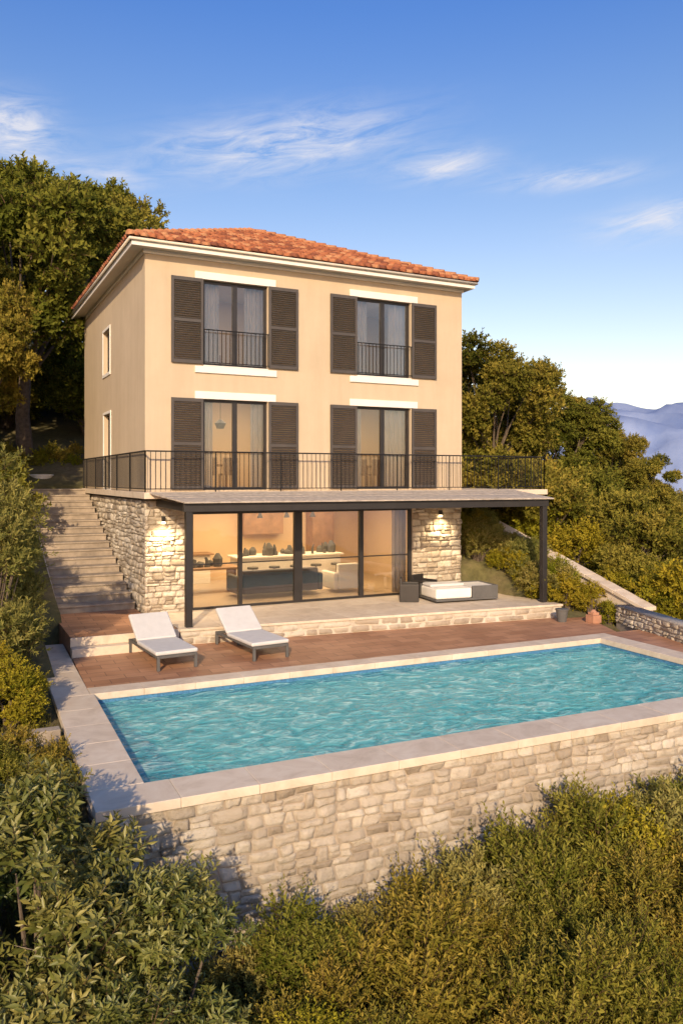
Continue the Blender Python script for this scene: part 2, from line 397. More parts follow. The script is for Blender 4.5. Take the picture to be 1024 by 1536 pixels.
# mountain range
mb=MB(); vs=[];fs=[]; na=120; nr_=16
for i in range(na+1):
    az=R(30+ i*75/na)
    prof=np.interp(math.degrees(az),[30,38,41,44,46.5,48.5,51,55,62,75,90,105],[120,330,430,465,455,440,465,400,300,240,280,150])
    for j in range(nr_+1):
        t=j/nr_; d=5200+1500*t+150*noise.noise(Vector((i*.3,j*.5,1)))
        hh=math.sin(math.pi*t*.5)**.8*(prof+35*noise.noise(Vector((i*.25,0,3)))) + 110*noise.noise(Vector((i*.3,j*.6,5)))*math.sin(math.pi*t)
        vs.append((d*math.sin(az)-4.4,d*math.cos(az)-19.6,-115+(hh*1.25+115)*(t>0)))
for i in range(na):
    for j in range(nr_):
        k=i*(nr_+1)+j; fs.append((k,k+1,k+nr_+2,k+nr_+1))
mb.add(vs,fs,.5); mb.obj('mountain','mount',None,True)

# ================================================================ POOL
ang=R(-1.6); PM=Matrix.Translation((-2.25,-9.92,0))@Matrix.Rotation(ang,4,'Z')
PL,PW=11.35,4.45; ZD=-.35
pool=empty('swimming_pool')
mb=MB(PM)
T=.25
mb.box(-T,0,-T,PW+T,-2.1,-.47); mb.box(PL,PL+T,-T,PW+T,-2.1,-.47); mb.box(0,PL,-T,0,-2.1,-.47); mb.box(0,PL,PW,PW+T,-2.1,-.47); mb.box(0,PL,0,PW,-2.1,-1.9)
mb.obj('basin','pooltile',pool)
mb=MB(PM)
mb.box(.0,PL,PW-.012,PW-.002,-.62,-.472); mb.box(PL-.012,PL-.002,.0,PW-.014,-.62,-.472); mb.box(.002,.012,.0,PW-.014,-.62,-.472)
mb.obj('mosaic_band','mosaic',pool)
mb=MB(PM)
def slabs(mb,u0,u1,v0,v1,n,axis,z0=-.47,z1=-.35):
    for i in range(n):
        j=.0014
        if axis==0: a=u0+(u1-u0)*i/n; b=u0+(u1-u0)*(i+1)/n; mb.box(a+j,b-j,v0,v1,z0+random.uniform(0,.001),z1+random.uniform(-.002,.001),random.uniform(.3,.9))
        else: a=v0+(v1-v0)*i/n; b=v0+(v1-v0)*(i+1)/n; mb.box(u0,u1,a+j,b-j,z0+random.uniform(0,.001),z1+random.uniform(-.002,.001),random.uniform(.3,.9))
slabs(mb,-.03-.6,PL+.5,-.62,.03,13,0)
slabs(mb,-.03,PL+.5,PW-.03,PW+.42,13,0)
slabs(mb,-.63,.03-.0,.033,PW-.033,5,1)
slabs(mb,-.63,-.034,PW-.03,9.0,5,1)
slabs(mb,PL-.03,PL+.5,.033,PW-.033,5,1)
mb.obj('coping','trav',pool,bevel=.009)
# water
nu,nv=300,130; vs=[];fs=[]
for j in range(nv+1):
    for i in range(nu+1):
        u=PL*i/nu; v=PW*j/nv
        z=.016*noise.noise(Vector((u*1.6,v*2.6,0)))+.012*noise.noise(Vector((u*4.2+v,v*6,4)))+.005*noise.noise(Vector((u*10,v*13,8)))
        vs.append((u,v,-.53+z))
for j in range(nv):
    for i in range(nu):
        k=j*(nu+1)+i; fs.append((k,k+1,k+nu+2,k+nu+1))
mb=MB(PM); mb.add(vs,fs,.5); mb.obj('water','water',pool,True)
# retaining wall of the pool
wall=empty('stone_retaining_wall')
mb=MB(PM); mb.box(-.54,PL+.45,-.54,-.26,-3.2,-.472); mb.box(-.54,-.26,-.258,9.0,-3.2,-.472); mb.obj('wall_core','mortar',wall)
mb=MB()
R3=PM.to_3x3()
stones(mb,PM@Vector((-.58,-.54,0)),R3@Vector((1,0,0)),R3@Vector((0,-1,0)),PL+1.05,-3.0,-.475,(.09,.18),(.14,.42),.040,3,gap=.010)
stones(mb,PM@Vector((-.54,8.9,0)),R3@Vector((0,-1,0)),R3@Vector((-1,0,0)),9.42,-3.0,-.475,(.10,.20),(.16,.46),.04,5,nu=4,nv=4)
mb.obj('stone_facing','stoneA',wall,True)

# ================================================================ DECK / PATIO / LANDING
def pw(u,v): p=PM@Vector((u,v,0)); return (p.x,p.y)
mb=MB(); a=pw(-.032,PW+.424); b=pw(PL+.9,PW+.424)
mb.prism([a,b,(11.2,-3.0),(10.35,-2.5),(-2.0,-1.5)],-3.0,-.358)
mb.prism([pw(PL+.504,-.6),pw(PL+1.0,-.6),pw(PL+1.6,PW+.42),pw(PL+.504,PW+.42)],-3.0,-.36)
mb.obj('pool_deck','deck')
plat=empty('patio_terrace')
pf=lambda x: -2.2-(x-.3)*.102
mb=MB(); mb.prism([(.3,pf(.3)),(10.35,pf(10.35)),(10.35,0.3),(.3,.3)],-1.0,-.06); mb.obj('patio_base','stoneB',plat)
mb=MB()
for i in range(10):
    x0=.27+i*1.011; x1=x0+1.007
    for j in range(3):
        t0,t1=j/3,(j+1)/3
        y=lambda x,t: (pf(x)-.04)*(1-t)+(-.03)*t
        q=.002 if j else 0
        mb.prism([(x0,y(x0,t0)+q),(x1,y(x1,t0)+q),(x1,y(x1,t1)-.002),(x0,y(x0,t1)-.002)],-.058,random.uniform(-.0015,.001))
mb.obj('patio_paving','trav',plat,bevel=.006)
mb=MB(); stones(mb,(.3,pf(.3),0),(10.05,-.102*10.05,0),(-.1,-1,0),10.1,-.36,-.065,(.13,.16),(.3,.7),.025,11,nu=4,nv=4); mb.obj('patio_facing','stoneA',plat,True)
land=empty('stair_landing')
mb=MB(); mb.prism([(-2.03,-2.15),(.266,-2.2),(.266,-.02),(-.02,-.02),(-.02,1.2),(-2.03,1.2)],-1.2,0); mb.obj('landing_floor','deck',land)
mb=MB(); mb.box(-2.05,.262,-2.47,-2.2,-1,-.18); mb.obj('landing_step','trav',land,bevel=.01)
mb=MB(); mb.box(-2.05,.262,-2.235,-2.19,-.178,.006); mb.obj('landing_edge','trav',land,bevel=.006)

# ================================================================ STAIRCASE
st=empty('stone_staircase'); mb=MB(); ns=16; rise=3.0/ns; run=8.1/ns
for i in range(ns):
    y0=1.0+i*run; 
    mb.box(-1.92,-.03,y0+.03,y0+run+.029,-1,(i+1)*rise-.05,.3+.2*random.random())
    mb.box(-1.94,-.025,y0,y0+run+.02,(i+1)*rise-.048,(i+1)*rise,random.random())
mb.obj('steps','stepst',st,bevel=.008)
mb=MB(); mb.prism([(-2.2,.6),(-1.945,.6),(-1.945,9.2),(-2.2,9.2)],-1.2,[.2,.2,3.15,3.15]); mb.obj('side_wall','stoneB',st)
mb=MB()
mb.tube([(-2.07,7.2,2.6),(-2.07,7.2,3.3),(-2.07,9.1,4.0),(-2.07,9.1,3.1)],.02,6)
for i in range(1,6): t=i/6; mb.tube([(-2.07,7.2+t*1.9,2.5+t*.6),(-2.07,7.2+t*1.9,3.3+t*.7)],.009,5)
mb.obj('handrail','iron',st)
mb=MB(); mb.prism([(-2.3,9.12),(-.02,9.12),(-.02,9.52),(12,9.55),(12,14),(-2.3,14)],1.0,3.0); mb.obj('terrace_floor','trav',None)

# ================================================================ HOUSE
house=empty('villa_house'); W=9.4; DP=9.5; ZT=9.0; TH=.3
def wallgrid(mb,axis,fix0,fix1,a0,a1,z0,z1,ops):
    As=sorted({a0,a1,*[o[0] for o in ops],*[o[1] for o in ops]}); Zs=sorted({z0,z1,*[o[2] for o in ops],*[o[3] for o in ops]})
    for i in range(len(As)-1):
        for j in range(len(Zs)-1):
            ca=(As[i]+As[i+1])/2; cz=(Zs[j]+Zs[j+1])/2
            if any(o[0]<ca<o[1] and o[2]<cz<o[3] for o in ops): continue
            if axis=='x': mb.box(As[i],As[i+1],fix0,fix1,Zs[j],Zs[j+1],.5)
            else: mb.box(fix0,fix1,As[i],As[i+1],Zs[j],Zs[j+1],.5)
wins=[(1.47,3.22,6.24,8.42),(5.86,7.62,6.24,8.42),(1.47,3.22,3.06,5.38),(5.86,7.62,3.06,5.38)]
sw=[(4.6,5.7,6.55,7.85),(4.5,5.6,3.06,5.3)]
mb=MB(); wallgrid(mb,'x',0,TH,0,W,3.0,ZT,wins)
wallgrid(mb,'y',0,TH,TH,DP-TH,3.0,ZT,sw); wallgrid(mb,'y',W-TH,W,TH,DP-TH,3.0,ZT,[])
wallgrid(mb,'x',DP-TH,DP,0,W,-1,ZT,[]); mb.obj('walls','stucco',house)
# base
mb=MB(); d0,d1=1.15,7.71
wallgrid(mb,'x',.06,TH,.06,W,-1,2.8,[(d0,d1,0,2.53)])
wallgrid(mb,'y',.06,TH,TH,DP-TH,-1,2.8,[]); wallgrid(mb,'y',W-TH,W-.06,TH,DP-TH,-1,2.8,[]); mb.obj('base_core','mortar',house)
mb=MB()
stones(mb,(0,.05,0),(1,0,0),(0,-1,0),d0-.01,-.05,2.8,(.09,.21),(.12,.40),.038,21,gap=.009)
stones(mb,(d1+.01,.05,0),(1,0,0),(0,-1,0),W-d1,-.05,2.8,(.09,.21),(.12,.40),.038,22,gap=.009)
stones(mb,(.05,9.2,0),(0,-1,0),(-1,0,0),9.2,-.05,2.8,(.10,.24),(.14,.5),.036,23,nu=5,nv=4,gap=.009,bot=lambda u:max(0,(9.2-u-1.5)*3/8.1-.4))
stones(mb,(W-.05,0,0),(0,1,0),(1,0,0),9.2,-.05,2.8,(.10,.26),(.14,.5),.045,24,nu=4,nv=3)
mb.obj('stone_base','stoneB',house,True)
# slab
mb=MB(); mb.box(-.12,12.3,-.45,0-.002,2.86,3.02,.5); mb.box(-.12,-.002,0,9.3,2.86,3.02,.5); mb.box(W+.002,12.3,0,6,2.86,3.02,.5); mb.box(0.3,W-.3,.3,DP-.3,2.82,3.0,.6); mb.obj('terrace_slab','trav',house,bevel=.008)
mb=MB(); mb.box(11.95,12.2,2.5,5.8,-.5,2.855); mb.obj('terrace_support','stoneB',house)
# interior
mb=MB()
mb.box(.3,W-.3,5.6,5.75,0,2.8); mb.box(.3,W-.3,4.4,4.5,3.02,5.85); mb.box(.3,W-.3,4.4,4.5,6.05,ZT)
mb.box(.302,.36,.3,5.6,.001,2.8); mb.box(W-.36,W-.302,.3,5.6,.001,2.8); mb.box(4.5,4.6,.32,4.4,3.02,5.85); mb.box(4.5,4.6,.32,4.4,6.05,ZT)
mb.box(.36,W-.36,.32,5.6,2.72,2.8); mb.obj('interior_walls','inwall',house)
mb=MB(); mb.box(.3,W-.3,.0,5.6,-.2,.004); mb.box(.3,W-.3,.3,DP-.3,5.86,6.04); mb.box(.3,W-.3,.3,DP-.3,3.002,3.012); mb.obj('interior_floors','infloor',house)
mb=MB(); mb.box(.3,W-.3,.3,DP-.3,ZT-.1,ZT-.02); mb.obj('ceiling','white',house)
# eaves
ov=.38; WE=W-.22
mb=MB()
mb.box(-ov,WE+ov,-ov,DP+ov,ZT+.002,ZT+.06); mb.obj('soffit','cream',house)
mb=MB()
def ring(o,z0,z1,t,WE=WE):
    mb.box(-o,WE+o,-o,-o+t,z0,z1);mb.box(-o,WE+o,DP+o-t,DP+o,z0,z1);mb.box(-o,-o+t,-o+t,DP+o-t,z0,z1);mb.box(WE+o-t,WE+o,-o+t,DP+o-t,z0,z1)
ring(ov+.025,ZT-.04,ZT+.13,.025); ring(.045,ZT-.10,ZT-.001,.043,W); mb.obj('cornice','white',house)
mb=MB(); o_=ov+.075
for (p,q) in [((-o_,-o_),(WE+o_,-o_)),((-o_,-o_),(-o_,DP+o_)),((WE+o_,-o_),(WE+o_,DP+o_))]:
    mb.tube([(p[0],p[1],ZT+.10),(q[0],q[1],ZT+.10)],.036,8)
mb.obj('gutter','cream',house,True)
# roof
ez=ZT+.13; ro=ov+.06; ap=Vector((WE/2,DP/2,11.35))
cs=[Vector((-ro,-ro,ez)),Vector((WE+ro,-ro,ez)),Vector((WE+ro,DP+ro,ez)),Vector((-ro,DP+ro,ez))]
mb=MB(); mb.add([c for c in cs]+[ap],[(0,1,4),(1,2,4),(2,3,4),(3,0,4),(3,2,1,0)],.1); mb.obj('roof_deck','tile',house)
mb=MB(); rs=random.Random(5)
for k in range(4):
    A,B=cs[k],cs[(k+1)%4]; u=(B-A).normalized(); mid=(A+B)/2; s=(ap-mid); SL=s.length; s.normalize(); n=u.cross(s).normalized()
    if n.z<0: n=-n
    Lw=(B-A).length; cw=.215; nc=int(Lw/cw); cw=Lw/nc; rl=.36
    for c in range(nc):
        uc=(c+.5)*cw; lim=SL*(1-abs(uc-Lw/2)/(Lw/2)); nrw=int(lim/rl)+1
        for r_ in range(nrw):
            s0=r_*rl-.04; s1=min(s0+rl+.06,lim+.03)
            if s1-s0<.06: continue
            rr=rs.random(); lift=.03+rs.uniform(-.008,.014); jit=rs.uniform(-.012,.012)
            vs=[];fs=[];sg=7
            for e,(sv,rad,ht) in enumerate([(s0,.084,lift+.034),(s1,.064,lift)]):
                for q in range(sg+1):
                    th=math.pi*q/sg
                    vs.append(A+u*(uc+jit-math.cos(th)*rad)+s*sv+n*(math.sin(th)*rad*1.05+ht-.02))
            for q in range(sg): fs.append((q,q+1,q+sg+2,q+sg+1))
            fs.append(tuple(range(sg,-1,-1)))
            mb.add(vs,fs,rr)
    for c in range(nc+1):
        uc=min(max(c*cw,.02),Lw-.02); lim=SL*(1-abs(uc-Lw/2)/(Lw/2)); 
        for r_ in range(int(lim/rl)+1):
            s0=r_*rl-.03; s1=min(s0+rl+.03,lim)
            if s1-s0<.05: continue
            mb.add([A+u*(uc-.05)+s*s0+n*.03,A+u*(uc+.05)+s*s0+n*.03,A+u*(uc+.05)+s*s1+n*.01,A+u*(uc-.05)+s*s1+n*.01],[(0,1,2,3)],rs.random()*.3)
for c in cs:
    d=(ap-c); L_=d.length; d.normalize(); side=d.cross(Vector((0,0,1))).normalized(); up=side.cross(d); nn=int(L_/.36)
    for i in range(nn):
        p0=c+d*(i*L_/nn-.03); p1=c+d*((i+1)*L_/nn+.03)
        vs=[];sg=7
        for p,rad,h in ((p0,.115,.075),(p1,.095,.045)):
            for q in range(sg+1):
                th=math.pi*q/sg; vs.append(p-side*math.cos(th)*rad+up*(math.sin(th)*rad+h-.02))
        mb.add(vs,[(q,q+1,q+sg+2,q+sg+1) for q in range(sg)]+[tuple(range(sg,-1,-1))],.75+.25*rs.random())
mb.obj('roof_tiles','tile',house,True)

# windows
fr=MB(); gl=MB(); tr=MB(); cu=MB(); sh=MB(); ba=MB()
def curtain(x0,x1,y,z0,z1):
    n=int((x1-x0)/.018); vs=[];fs=[]
    for i in range(n+1):
        x=x0+(x1-x0)*i/n; yy=y+.03*math.sin(i*.9+x0)+.012*math.sin(i*.37)
        vs+= [(x,yy,z0),(x,yy,z1)]
    for i in range(n): fs.append((2*i,2*i+2,2*i+3,2*i+1))
    cu.add(vs,fs,.5)
def shutter(x0,x1,z0,z1,y=-.03):
    t=.04; fw=.065
    sh.box(x0,x0+fw,y-t,y,z0,z1); sh.box(x1-fw,x1,y-t,y,z0,z1)
    zm=(z0+z1)/2
    for a,b in ((z0,z0+.09),(z1-.09,z1),(zm-.04,zm+.04)): sh.box(x0+fw,x1-fw,y-t+.002,y-.002,a,b)
    for a,b in ((z0+.09,zm-.04),(zm+.04,z1-.09)):
        n=int((b-a)/.055)
        for i in range(n):
            zc=a+(i+.5)*(b-a)/n; m=Matrix.Translation((0,y-t/2,zc))@Matrix.Rotation(R(38),4,'X')
            sh.box(x0+fw,x1-fw,-.026,.026,-.0045,.0045,None,m)
for i,(x0,x1,z0,z1) in enumerate(wins):
    y0,y1=.10,.17; f=.07
    fr.box(x0,x0+f,y0,y1,z0,z1); fr.box(x1-f,x1,y0,y1,z0,z1); fr.box(x0+f,x1-f,y0,y1,z1-f,z1); fr.box(x0+f,x1-f,y0,y1,z0,z0+f)
    xm=(x0+x1)/2; fr.box(xm-.06,xm+.06,y0-.012,y1,z0+f,z1-f)
    gl.box(x0+f,xm-.06,.132,.138,z0+f,z1-f); gl.box(xm+.06,x1-f,.132,.138,z0+f,z1-f)
    tr.box(x0-.22,x1+.22,-.035,-.001,z1+.0,z1+.19)
    if i<2: tr.box(x0-.22,x1+.24,-.05,-.001,z0-.2,z0-.03); tr.box(x0,x1,-.045,.1,z0-.028,z0+.0)
    zb=z0+.02; zt=z1+.0
    shutter(x0-.83,x0-.012,zb,zt-.0); shutter(x1+.012,x1+.85,zb,zt)
    if i<2:
        curtain(x0-.1,x0+.55,.40,z0+.02,z1+.1); curtain(xm+.35,x1+.1,.36,z0+.02,z1+.1)
        zt_=z0+.9; yb=-.06
        ba.tube([(x0-.02,yb,zt_),(x1+.02,yb,zt_)],.016,6); ba.tube([(x0-.02,yb,z0+.07),(x1+.02,yb,z0+.07)],.012,6)
        for k in range(16): x=x0+.02+(x1-x0-.04)*k/15; ba.tube([(x,yb,z0+.07),(x,yb,zt_)],.0085,5)
        for x in (x0-.02,x1+.02):
            ba.tube([(x,yb,z0+.03),(x,yb,zt_)],.014,6)
    else:
        curtain(x0-.1,x0+.35,.36,z0+.02,z1+.1); curtain(x1-(.7 if i%2 else .35),x1+.1,.36,z0+.02,z1+.1)
for (a,b,z0,z1) in sw:
    f=.07; xx0,xx1=.12,.18
    fr.box(xx0,xx1,a,a+f,z0,z1);fr.box(xx0,xx1,b-f,b,z0,z1);fr.box(xx0,xx1,a+f,b-f,z1-f,z1);fr.box(xx0,xx1,a+f,b-f,z0,z0+f)
    gl.box(.14,.146,a+f,b-f,z0+f,z1-f)
    tr.box(-.03,-.001,a-.08,b+.08,z0-.10,z0-.0) ; tr.box(-.03,-.001,a-.08,a-.0,z0,z1); tr.box(-.03,-.001,b+.0,b+.08,z0,z1); tr.box(-.03,-.001,a-.08,b+.08,z1,z1+.08)
y0,y1=.10,.2
fr.box(d0,d0+.09,y0,y1,0,2.53); fr.box(d1-.09,d1,y0,y1,0,2.53); fr.box(d0+.09,d1-.09,y0,y1,2.44,2.53); fr.box(d0+.09,d1-.09,y0,y1,.002,.06)
for xc,w in ((2.5,.05),(4.14,.115),(6.07,.06)): fr.box(xc-w,xc+w,y0-.01,y1,.06,2.44)
cells=[(d0+.09,2.45),(2.55,4.025),(4.255,6.01),(6.13,d1-.09)]
for a,b in cells: gl.box(a,b,.147,.153,.06,2.44); fr.box(a,b,.13,.146,1.14,1.175)
fr.obj('window_frames','black',house); gl.obj('window_glass','glass',house); tr.obj('white_trim','white',house,bevel=.006); cu.obj('curtains','curtain',house,True); sh.obj('shutters','shutter',house); ba.obj('balconettes','iron',house)
cu=MB(); curtain(7.3,7.75,.5,.02,2.7); cu.obj('door_curtains','curtain',house,True)
# interior furniture
fu=empty('interior_furniture'); fu.parent=house
mb=MB(); mb.box(3.6,7.0,3.3,4.2,.004,.9); mb.box(3.5,7.1,3.25,4.25,.9,.96); mb.box(1.2,3.2,5.0,5.6,.004,.9); mb.obj('kitchen_island','white',fu,bevel=.01)
mb=MB(); mb.box(.8,3.3,4.9,5.6,.91,.96); mb.box(4.4,5.8,5.2,5.6,1.5,2.6); mb.box(6.8,7.6,5.0,5.6,.004,2.3); mb.obj('kitchen_cabinet','wood',fu,bevel=.01)
mb=MB(); mb.box(3.0,5.3,1.5,2.3,.12,.45); mb.box(3.0,5.3,1.3,1.5,.12,.78); mb.box(2.85,3.0,1.3,2.3,.12,.62); mb.box(5.3,5.45,1.3,2.3,.12,.62); mb.obj('sofa','darkfab',fu,bevel=.05)
mb=MB(); mb.box(5.9,6.6,1.4,2.1,.1,.42); mb.box(5.9,6.6,1.2,1.4,.1,.85); mb.box(5.75,5.9,1.2,2.1,.1,.6); mb.box(6.6,6.75,1.2,2.1,.1,.6); mb.obj('armchair','white',fu,bevel=.05)
mb=MB(); mb.box(1.4,3.4,2.6,3.5,.70,.76); mb.box(1.5,1.58,2.7,3.4,.004,.7); mb.box(3.2,3.28,2.7,3.4,.004,.7); mb.obj('dining_table','wood',fu,bevel=.01)
mb=MB(); rs=random.Random(3)
for i in range(40):
    q=rs.random()
    if q<.45: x=rs.uniform(1.5,3.3);yb=rs.uniform(2.8,3.3);zb=.76
    elif q<.55: x=rs.uniform(1.3,3.1);yb=5.3;zb=.96
    else: x=rs.uniform(3.7,6.9);yb=rs.uniform(3.4,4.0);zb=.96
    r=rs.uniform(.04,.13); h=rs.uniform(.1,.40)
    mb.tube([(x,yb,zb),(x,yb,zb+h*.6),(x+rs.uniform(-.05,.05),yb,zb+h)],[r,r*rs.uniform(.6,1.3),r*.4],8)
for i in range(5):
    x=3.9+i*.7; mb.tube([(x,3.0,.004),(x,3.0,.62)],.02,6); mb.tube([(x,3.0,.62),(x,3.0,.68)],.17,12)
mb.obj('kitchenware','darkfab',fu)
mb=MB()
for x in (4.4,5.3,6.2): mb.tube([(x,3.7,2.7),(x,3.7,2.25)],.008,5); mb.tube([(x,3.7,2.3),(x,3.7,2.12)],[.03,.10],12)
mb.tube([(2.5,1.8,5.85),(2.5,1.8,4.95)],.008,5); mb.tube([(2.5,1.8,5.0),(2.5,1.8,4.9),(2.5,1.8,4.75)],[.05,.16,.1],12)
mb.obj('pendant_lamps','black',fu)
mb=MB()
for (x,z) in ((1.6,3.02),(6.2,3.02)):
    mb.box(x,x+1.3,1.6,2.4,z+.68,z+.73)
    for a in (0,1.24):
        for b in (0,.74): mb.box(x+a,x+a+.06,1.6+b,1.66+b,z,z+.68)
    for c in (.15,.75):
        mb.box(x+c,x+c+.42,1.1,1.5,z+.42,z+.47); mb.box(x+c,x+c+.42,1.08,1.12,z+.47,z+.9)
        for a in (0,.38):
            for b in (0,.36): mb.box(x+c+a,x+c+a+.04,1.1+b,1.14+b,z,z+.42)
for x in (1.5,5.95): mb.box(x,x+1.6,1.6,3.6,6.04,6.5); mb.box(x,x+1.6,3.6,3.7,6.04,7.1)
mb.obj('dining_set','wood',fu)
sco=MB(); scl=MB()
for x in (.44,8.6):
    sco.box(x-.04,x+.04,-.12,-.02,2.28,2.42); scl.box(x-.032,x+.032,-.112,-.03,2.235,2.279)
sco.obj('wall_lamps','black',house,bevel=.008); scl.obj('wall_lamp_glow','lamp',house)
def lamp(name,kind,loc,e,col,size=.1,rot=(0,0,0),sy=None):
    l=bpy.data.lights.new(name,kind); l.energy=e; l.color=col
    if kind=='AREA':
        l.size=size
        if sy: l.shape='RECTANGLE'; l.size_y=sy
    elif kind=='SPOT': l.shadow_soft_size=size; l.spot_size=R(140); l.spot_blend=.9
    o=bpy.data.objects.new(name,l); o.location=loc; o.rotation_euler=rot; sc.collection.objects.link(o); o.parent=house; return o
lamp('ceiling_light','AREA',(4.5,3.0,2.7),440,(1,.71,.38),6,(0,0,0),3.5)
lamp('room_light_a','AREA',(4.5,2.3,5.8),160,(1,.78,.52),7,(0,0,0),2)
lamp('room_light_b','AREA',(4.5,2.3,8.85),60,(1,.82,.62),7,(0,0,0),2)
for x,e_ in ((.44,190),(8.6,110)): lamp('sconce_light','SPOT',(x,-.30,2.22),e_,(1,.76,.45),.04,(R(12),0,0))

# ================================================================ RAILING
rail=empty('terrace_railing'); mb=MB()
def railrun(p,q,z=3.02,h=1.0):
    p=Vector((*p,0));q=Vector((*q,0)); L=(q-p).length; n=int(L/.125)
    mb.tube([p+Vector((0,0,z+h)),q+Vector((0,0,z+h))],.02,6); mb.tube([p+Vector((0,0,z+.08)),q+Vector((0,0,z+.08))],.013,6)
    for i in range(n+1):
        c=p.lerp(q,i/n); post=(i%14==0) or i==n
        mb.tube([c+Vector((0,0,z if post else z+.08)),c+Vector((0,0,z+h))],.018 if post else .0085,5)
railrun((-.08,-.4),(12.2,-.4)); railrun((-.08,-.4),(-.08,9.2)); railrun((12.2,-.4),(12.2,5.8))
mb.obj('iron_bars','iron',rail)

# ================================================================ PERGOLA CANOPY
pg=empty('pergola'); mb=MB()
pl=Vector((.52,-2.05,0)); pr=Vector((10.12,-2.78,0)); dv=(pr-pl).normalized()
for p in (pl,pr):
    mb.box(p.x-.075,p.x+.075,p.y-.075,p.y+.075,.002,2.6)
a=math.atan2(dv.y,dv.x); m=Matrix.Translation(pl)@Matrix.Rotation(a,4,'Z'); LL=(pr-pl).length
mb.box(-.12,LL+.12,-.08,.08,2.6,2.78,None,m)
for x,y in ((pl.x,pl.y),(pr.x,pr.y)):
    xe=x-.2 if x<1 else x+.6
    mb.add([(x-.05,y+.08,2.6),(x+.05,y+.08,2.6),(x+.05,y+.08,2.77),(x-.05,y+.08,2.77),(xe-.05,-.02,2.66),(xe+.05,-.02,2.66),(xe+.05,-.02,2.84),(xe-.05,-.02,2.84)],[(0,1,2,3),(0,4,5,1),(1,5,6,2),(2,6,7,3),(3,7,4,0)])
for i in range(1,8):
    t=i/8; p=pl.lerp(pr,t); mb.box(p.x-.03,p.x+.03,p.y+.08,-.455,2.68,2.775)
mb.obj('steel_frame','black',pg,bevel=.006)
mb=MB(); npk=15
for i in range(npk):
    t0=i/npk; t1=(i+.86)/npk
    def pt(e,t,zo):
        fx,fy=(pl.x-.15,pl.y-.2) if e==0 else (pr.x+.2,pr.y-.2); bx,by=(.0,-.46) if e==0 else (11.0,-.46)
        return (fx+(bx-fx)*t,fy+(by-fy)*t,2.795+(2.98-2.795)*t+zo)
    j=random.uniform(0,.01)
    mb.add([pt(0,t0,j),pt(1,t0,j),pt(1,t1,j),pt(0,t1,j),pt(0,t0,j+.03),pt(1,t0,j+.03),pt(1,t1,j+.03),pt(0,t1,j+.03)],[(0,3,2,1),(4,5,6,7),(0,1,5,4),(1,2,6,5),(2,3,7,6),(3,0,4,7)])
mb.obj('roof_boards','greywood',pg)

# ================================================================ LOUNGERS
def lounger(loc,rot):
    e=empty('sun_lounger',loc); e.rotation_euler=(0,0,rot); e.scale=(1.12,1,1)
    f=MB(); f.box(-.36,-.31,-1.0,1.0,.24,.29); f.box(.31,.36,-1.0,1.0,.24,.29); f.box(-.31,.31,-1.0,-.95,.24,.29); f.box(-.31,.31,.95,1.0,.24,.29)
    for k in range(7): f.box(-.31,.31,-.85+k*.2,-.78+k*.2,.25,.28)
    for x in (-.36,.31):
        for y in (-1.0,.94): f.box(x,x+.05,y,y+.06,0,.24)
    m=Matrix.Translation((0,.32,.30))@Matrix.Rotation(R(34),4,'X')
    f.box(-.34,.34,.0,.74,-.01,.02,None,m); f.box(-.03,.03,.62,.66,.0,.27)
    f.obj('frame','darkfab',e,bevel=.006)
    c=MB(); c.box(-.38,.38,-.98,.31,.292,.375); c.obj('seat_cushion','fabric',e,bevel=.03)
    c=MB(); c.box(-.38,.38,.02,.80,.022,.10,None,m); c.obj('back_cushion','fabric',e,bevel=.03)
lounger((-.42,-3.4,ZD-.006),R(4)); lounger((1.50,-3.42,ZD-.006),R(5))
def daybed(loc,rot):
    e=empty('outdoor_daybed',loc); e.rotation_euler=(0,0,rot)
    f=MB(); f.box(-.95,.95,-.5,.5,.04,.10); f.box(.9,.95,-.5,.5,.10,.42); f.box(-.95,.9,.45,.5,.10,.42); f.box(.15,.9,-.5,-.45,.10,.42); f.obj('frame','darkfab',e,bevel=.008)
    f=MB(); f.box(.17,.895,-.445,.445,.10,.40); f.obj('side_block','fabric',e,bevel=.02)
    c=MB(); c.box(-.95,.14,-.5,.44,.102,.38); c.obj('seat_cushion','white',e,bevel=.05)
    c=MB(); c.box(-.93,.12,-.1,.40,.382,.46); c.obj('mattress','fabric',e,bevel=.03)
daybed((8.35,-1.35,.004),R(-6))
def armch(loc,rot):
    e=empty('outdoor_armchair',loc); e.rotation_euler=(0,0,rot)
    f=MB(); f.box(-.25,.25,-.25,.25,.25,.33); f.box(-.25,.25,.2,.27,.33,.62); f.box(-.31,-.25,-.25,.27,.0,.48); f.box(.25,.31,-.25,.27,.0,.48); f.obj('frame','black',e,bevel=.015)
    c=MB(); c.box(-.22,.22,-.24,.18,.332,.42); c.obj('cushion','darkfab',e,bevel=.03)
armch((7.0,-.95,.004),R(60)); armch((7.75,-.5,.004),R(20))
def pot(name,loc,r,h,mat):
    e=empty(name,loc); m_=MB(); m_.tube([(0,0,0),(0,0,h*.9),(0,0,h*.9),(0,0,h)],[r*.7,r,r*1.08,r*1.08],18); m_.tube([(0,0,h-.01),(0,0,h+.002)],[r*.9,r*.9],18); m_.obj('vessel',mat,e,bevel=.004); return e
pot('planter_pot',(-1.35,10.3,3.0),.38,.5,'white')
pot('planter_pot',(9.9,-3.75,-.36),.16,.34,'darkfab')
e=empty('lantern',(10.55,-4.2,-.36)); mb=MB(); mb.box(-.14,.14,-.14,.14,0,.2); mb.box(-.1,.1,-.1,.1,.2,.27); mb.tube([(0,0,.27),(0,0,.34)],[.1,.03],8); mb.obj('body','terrac',e,bevel=.01)

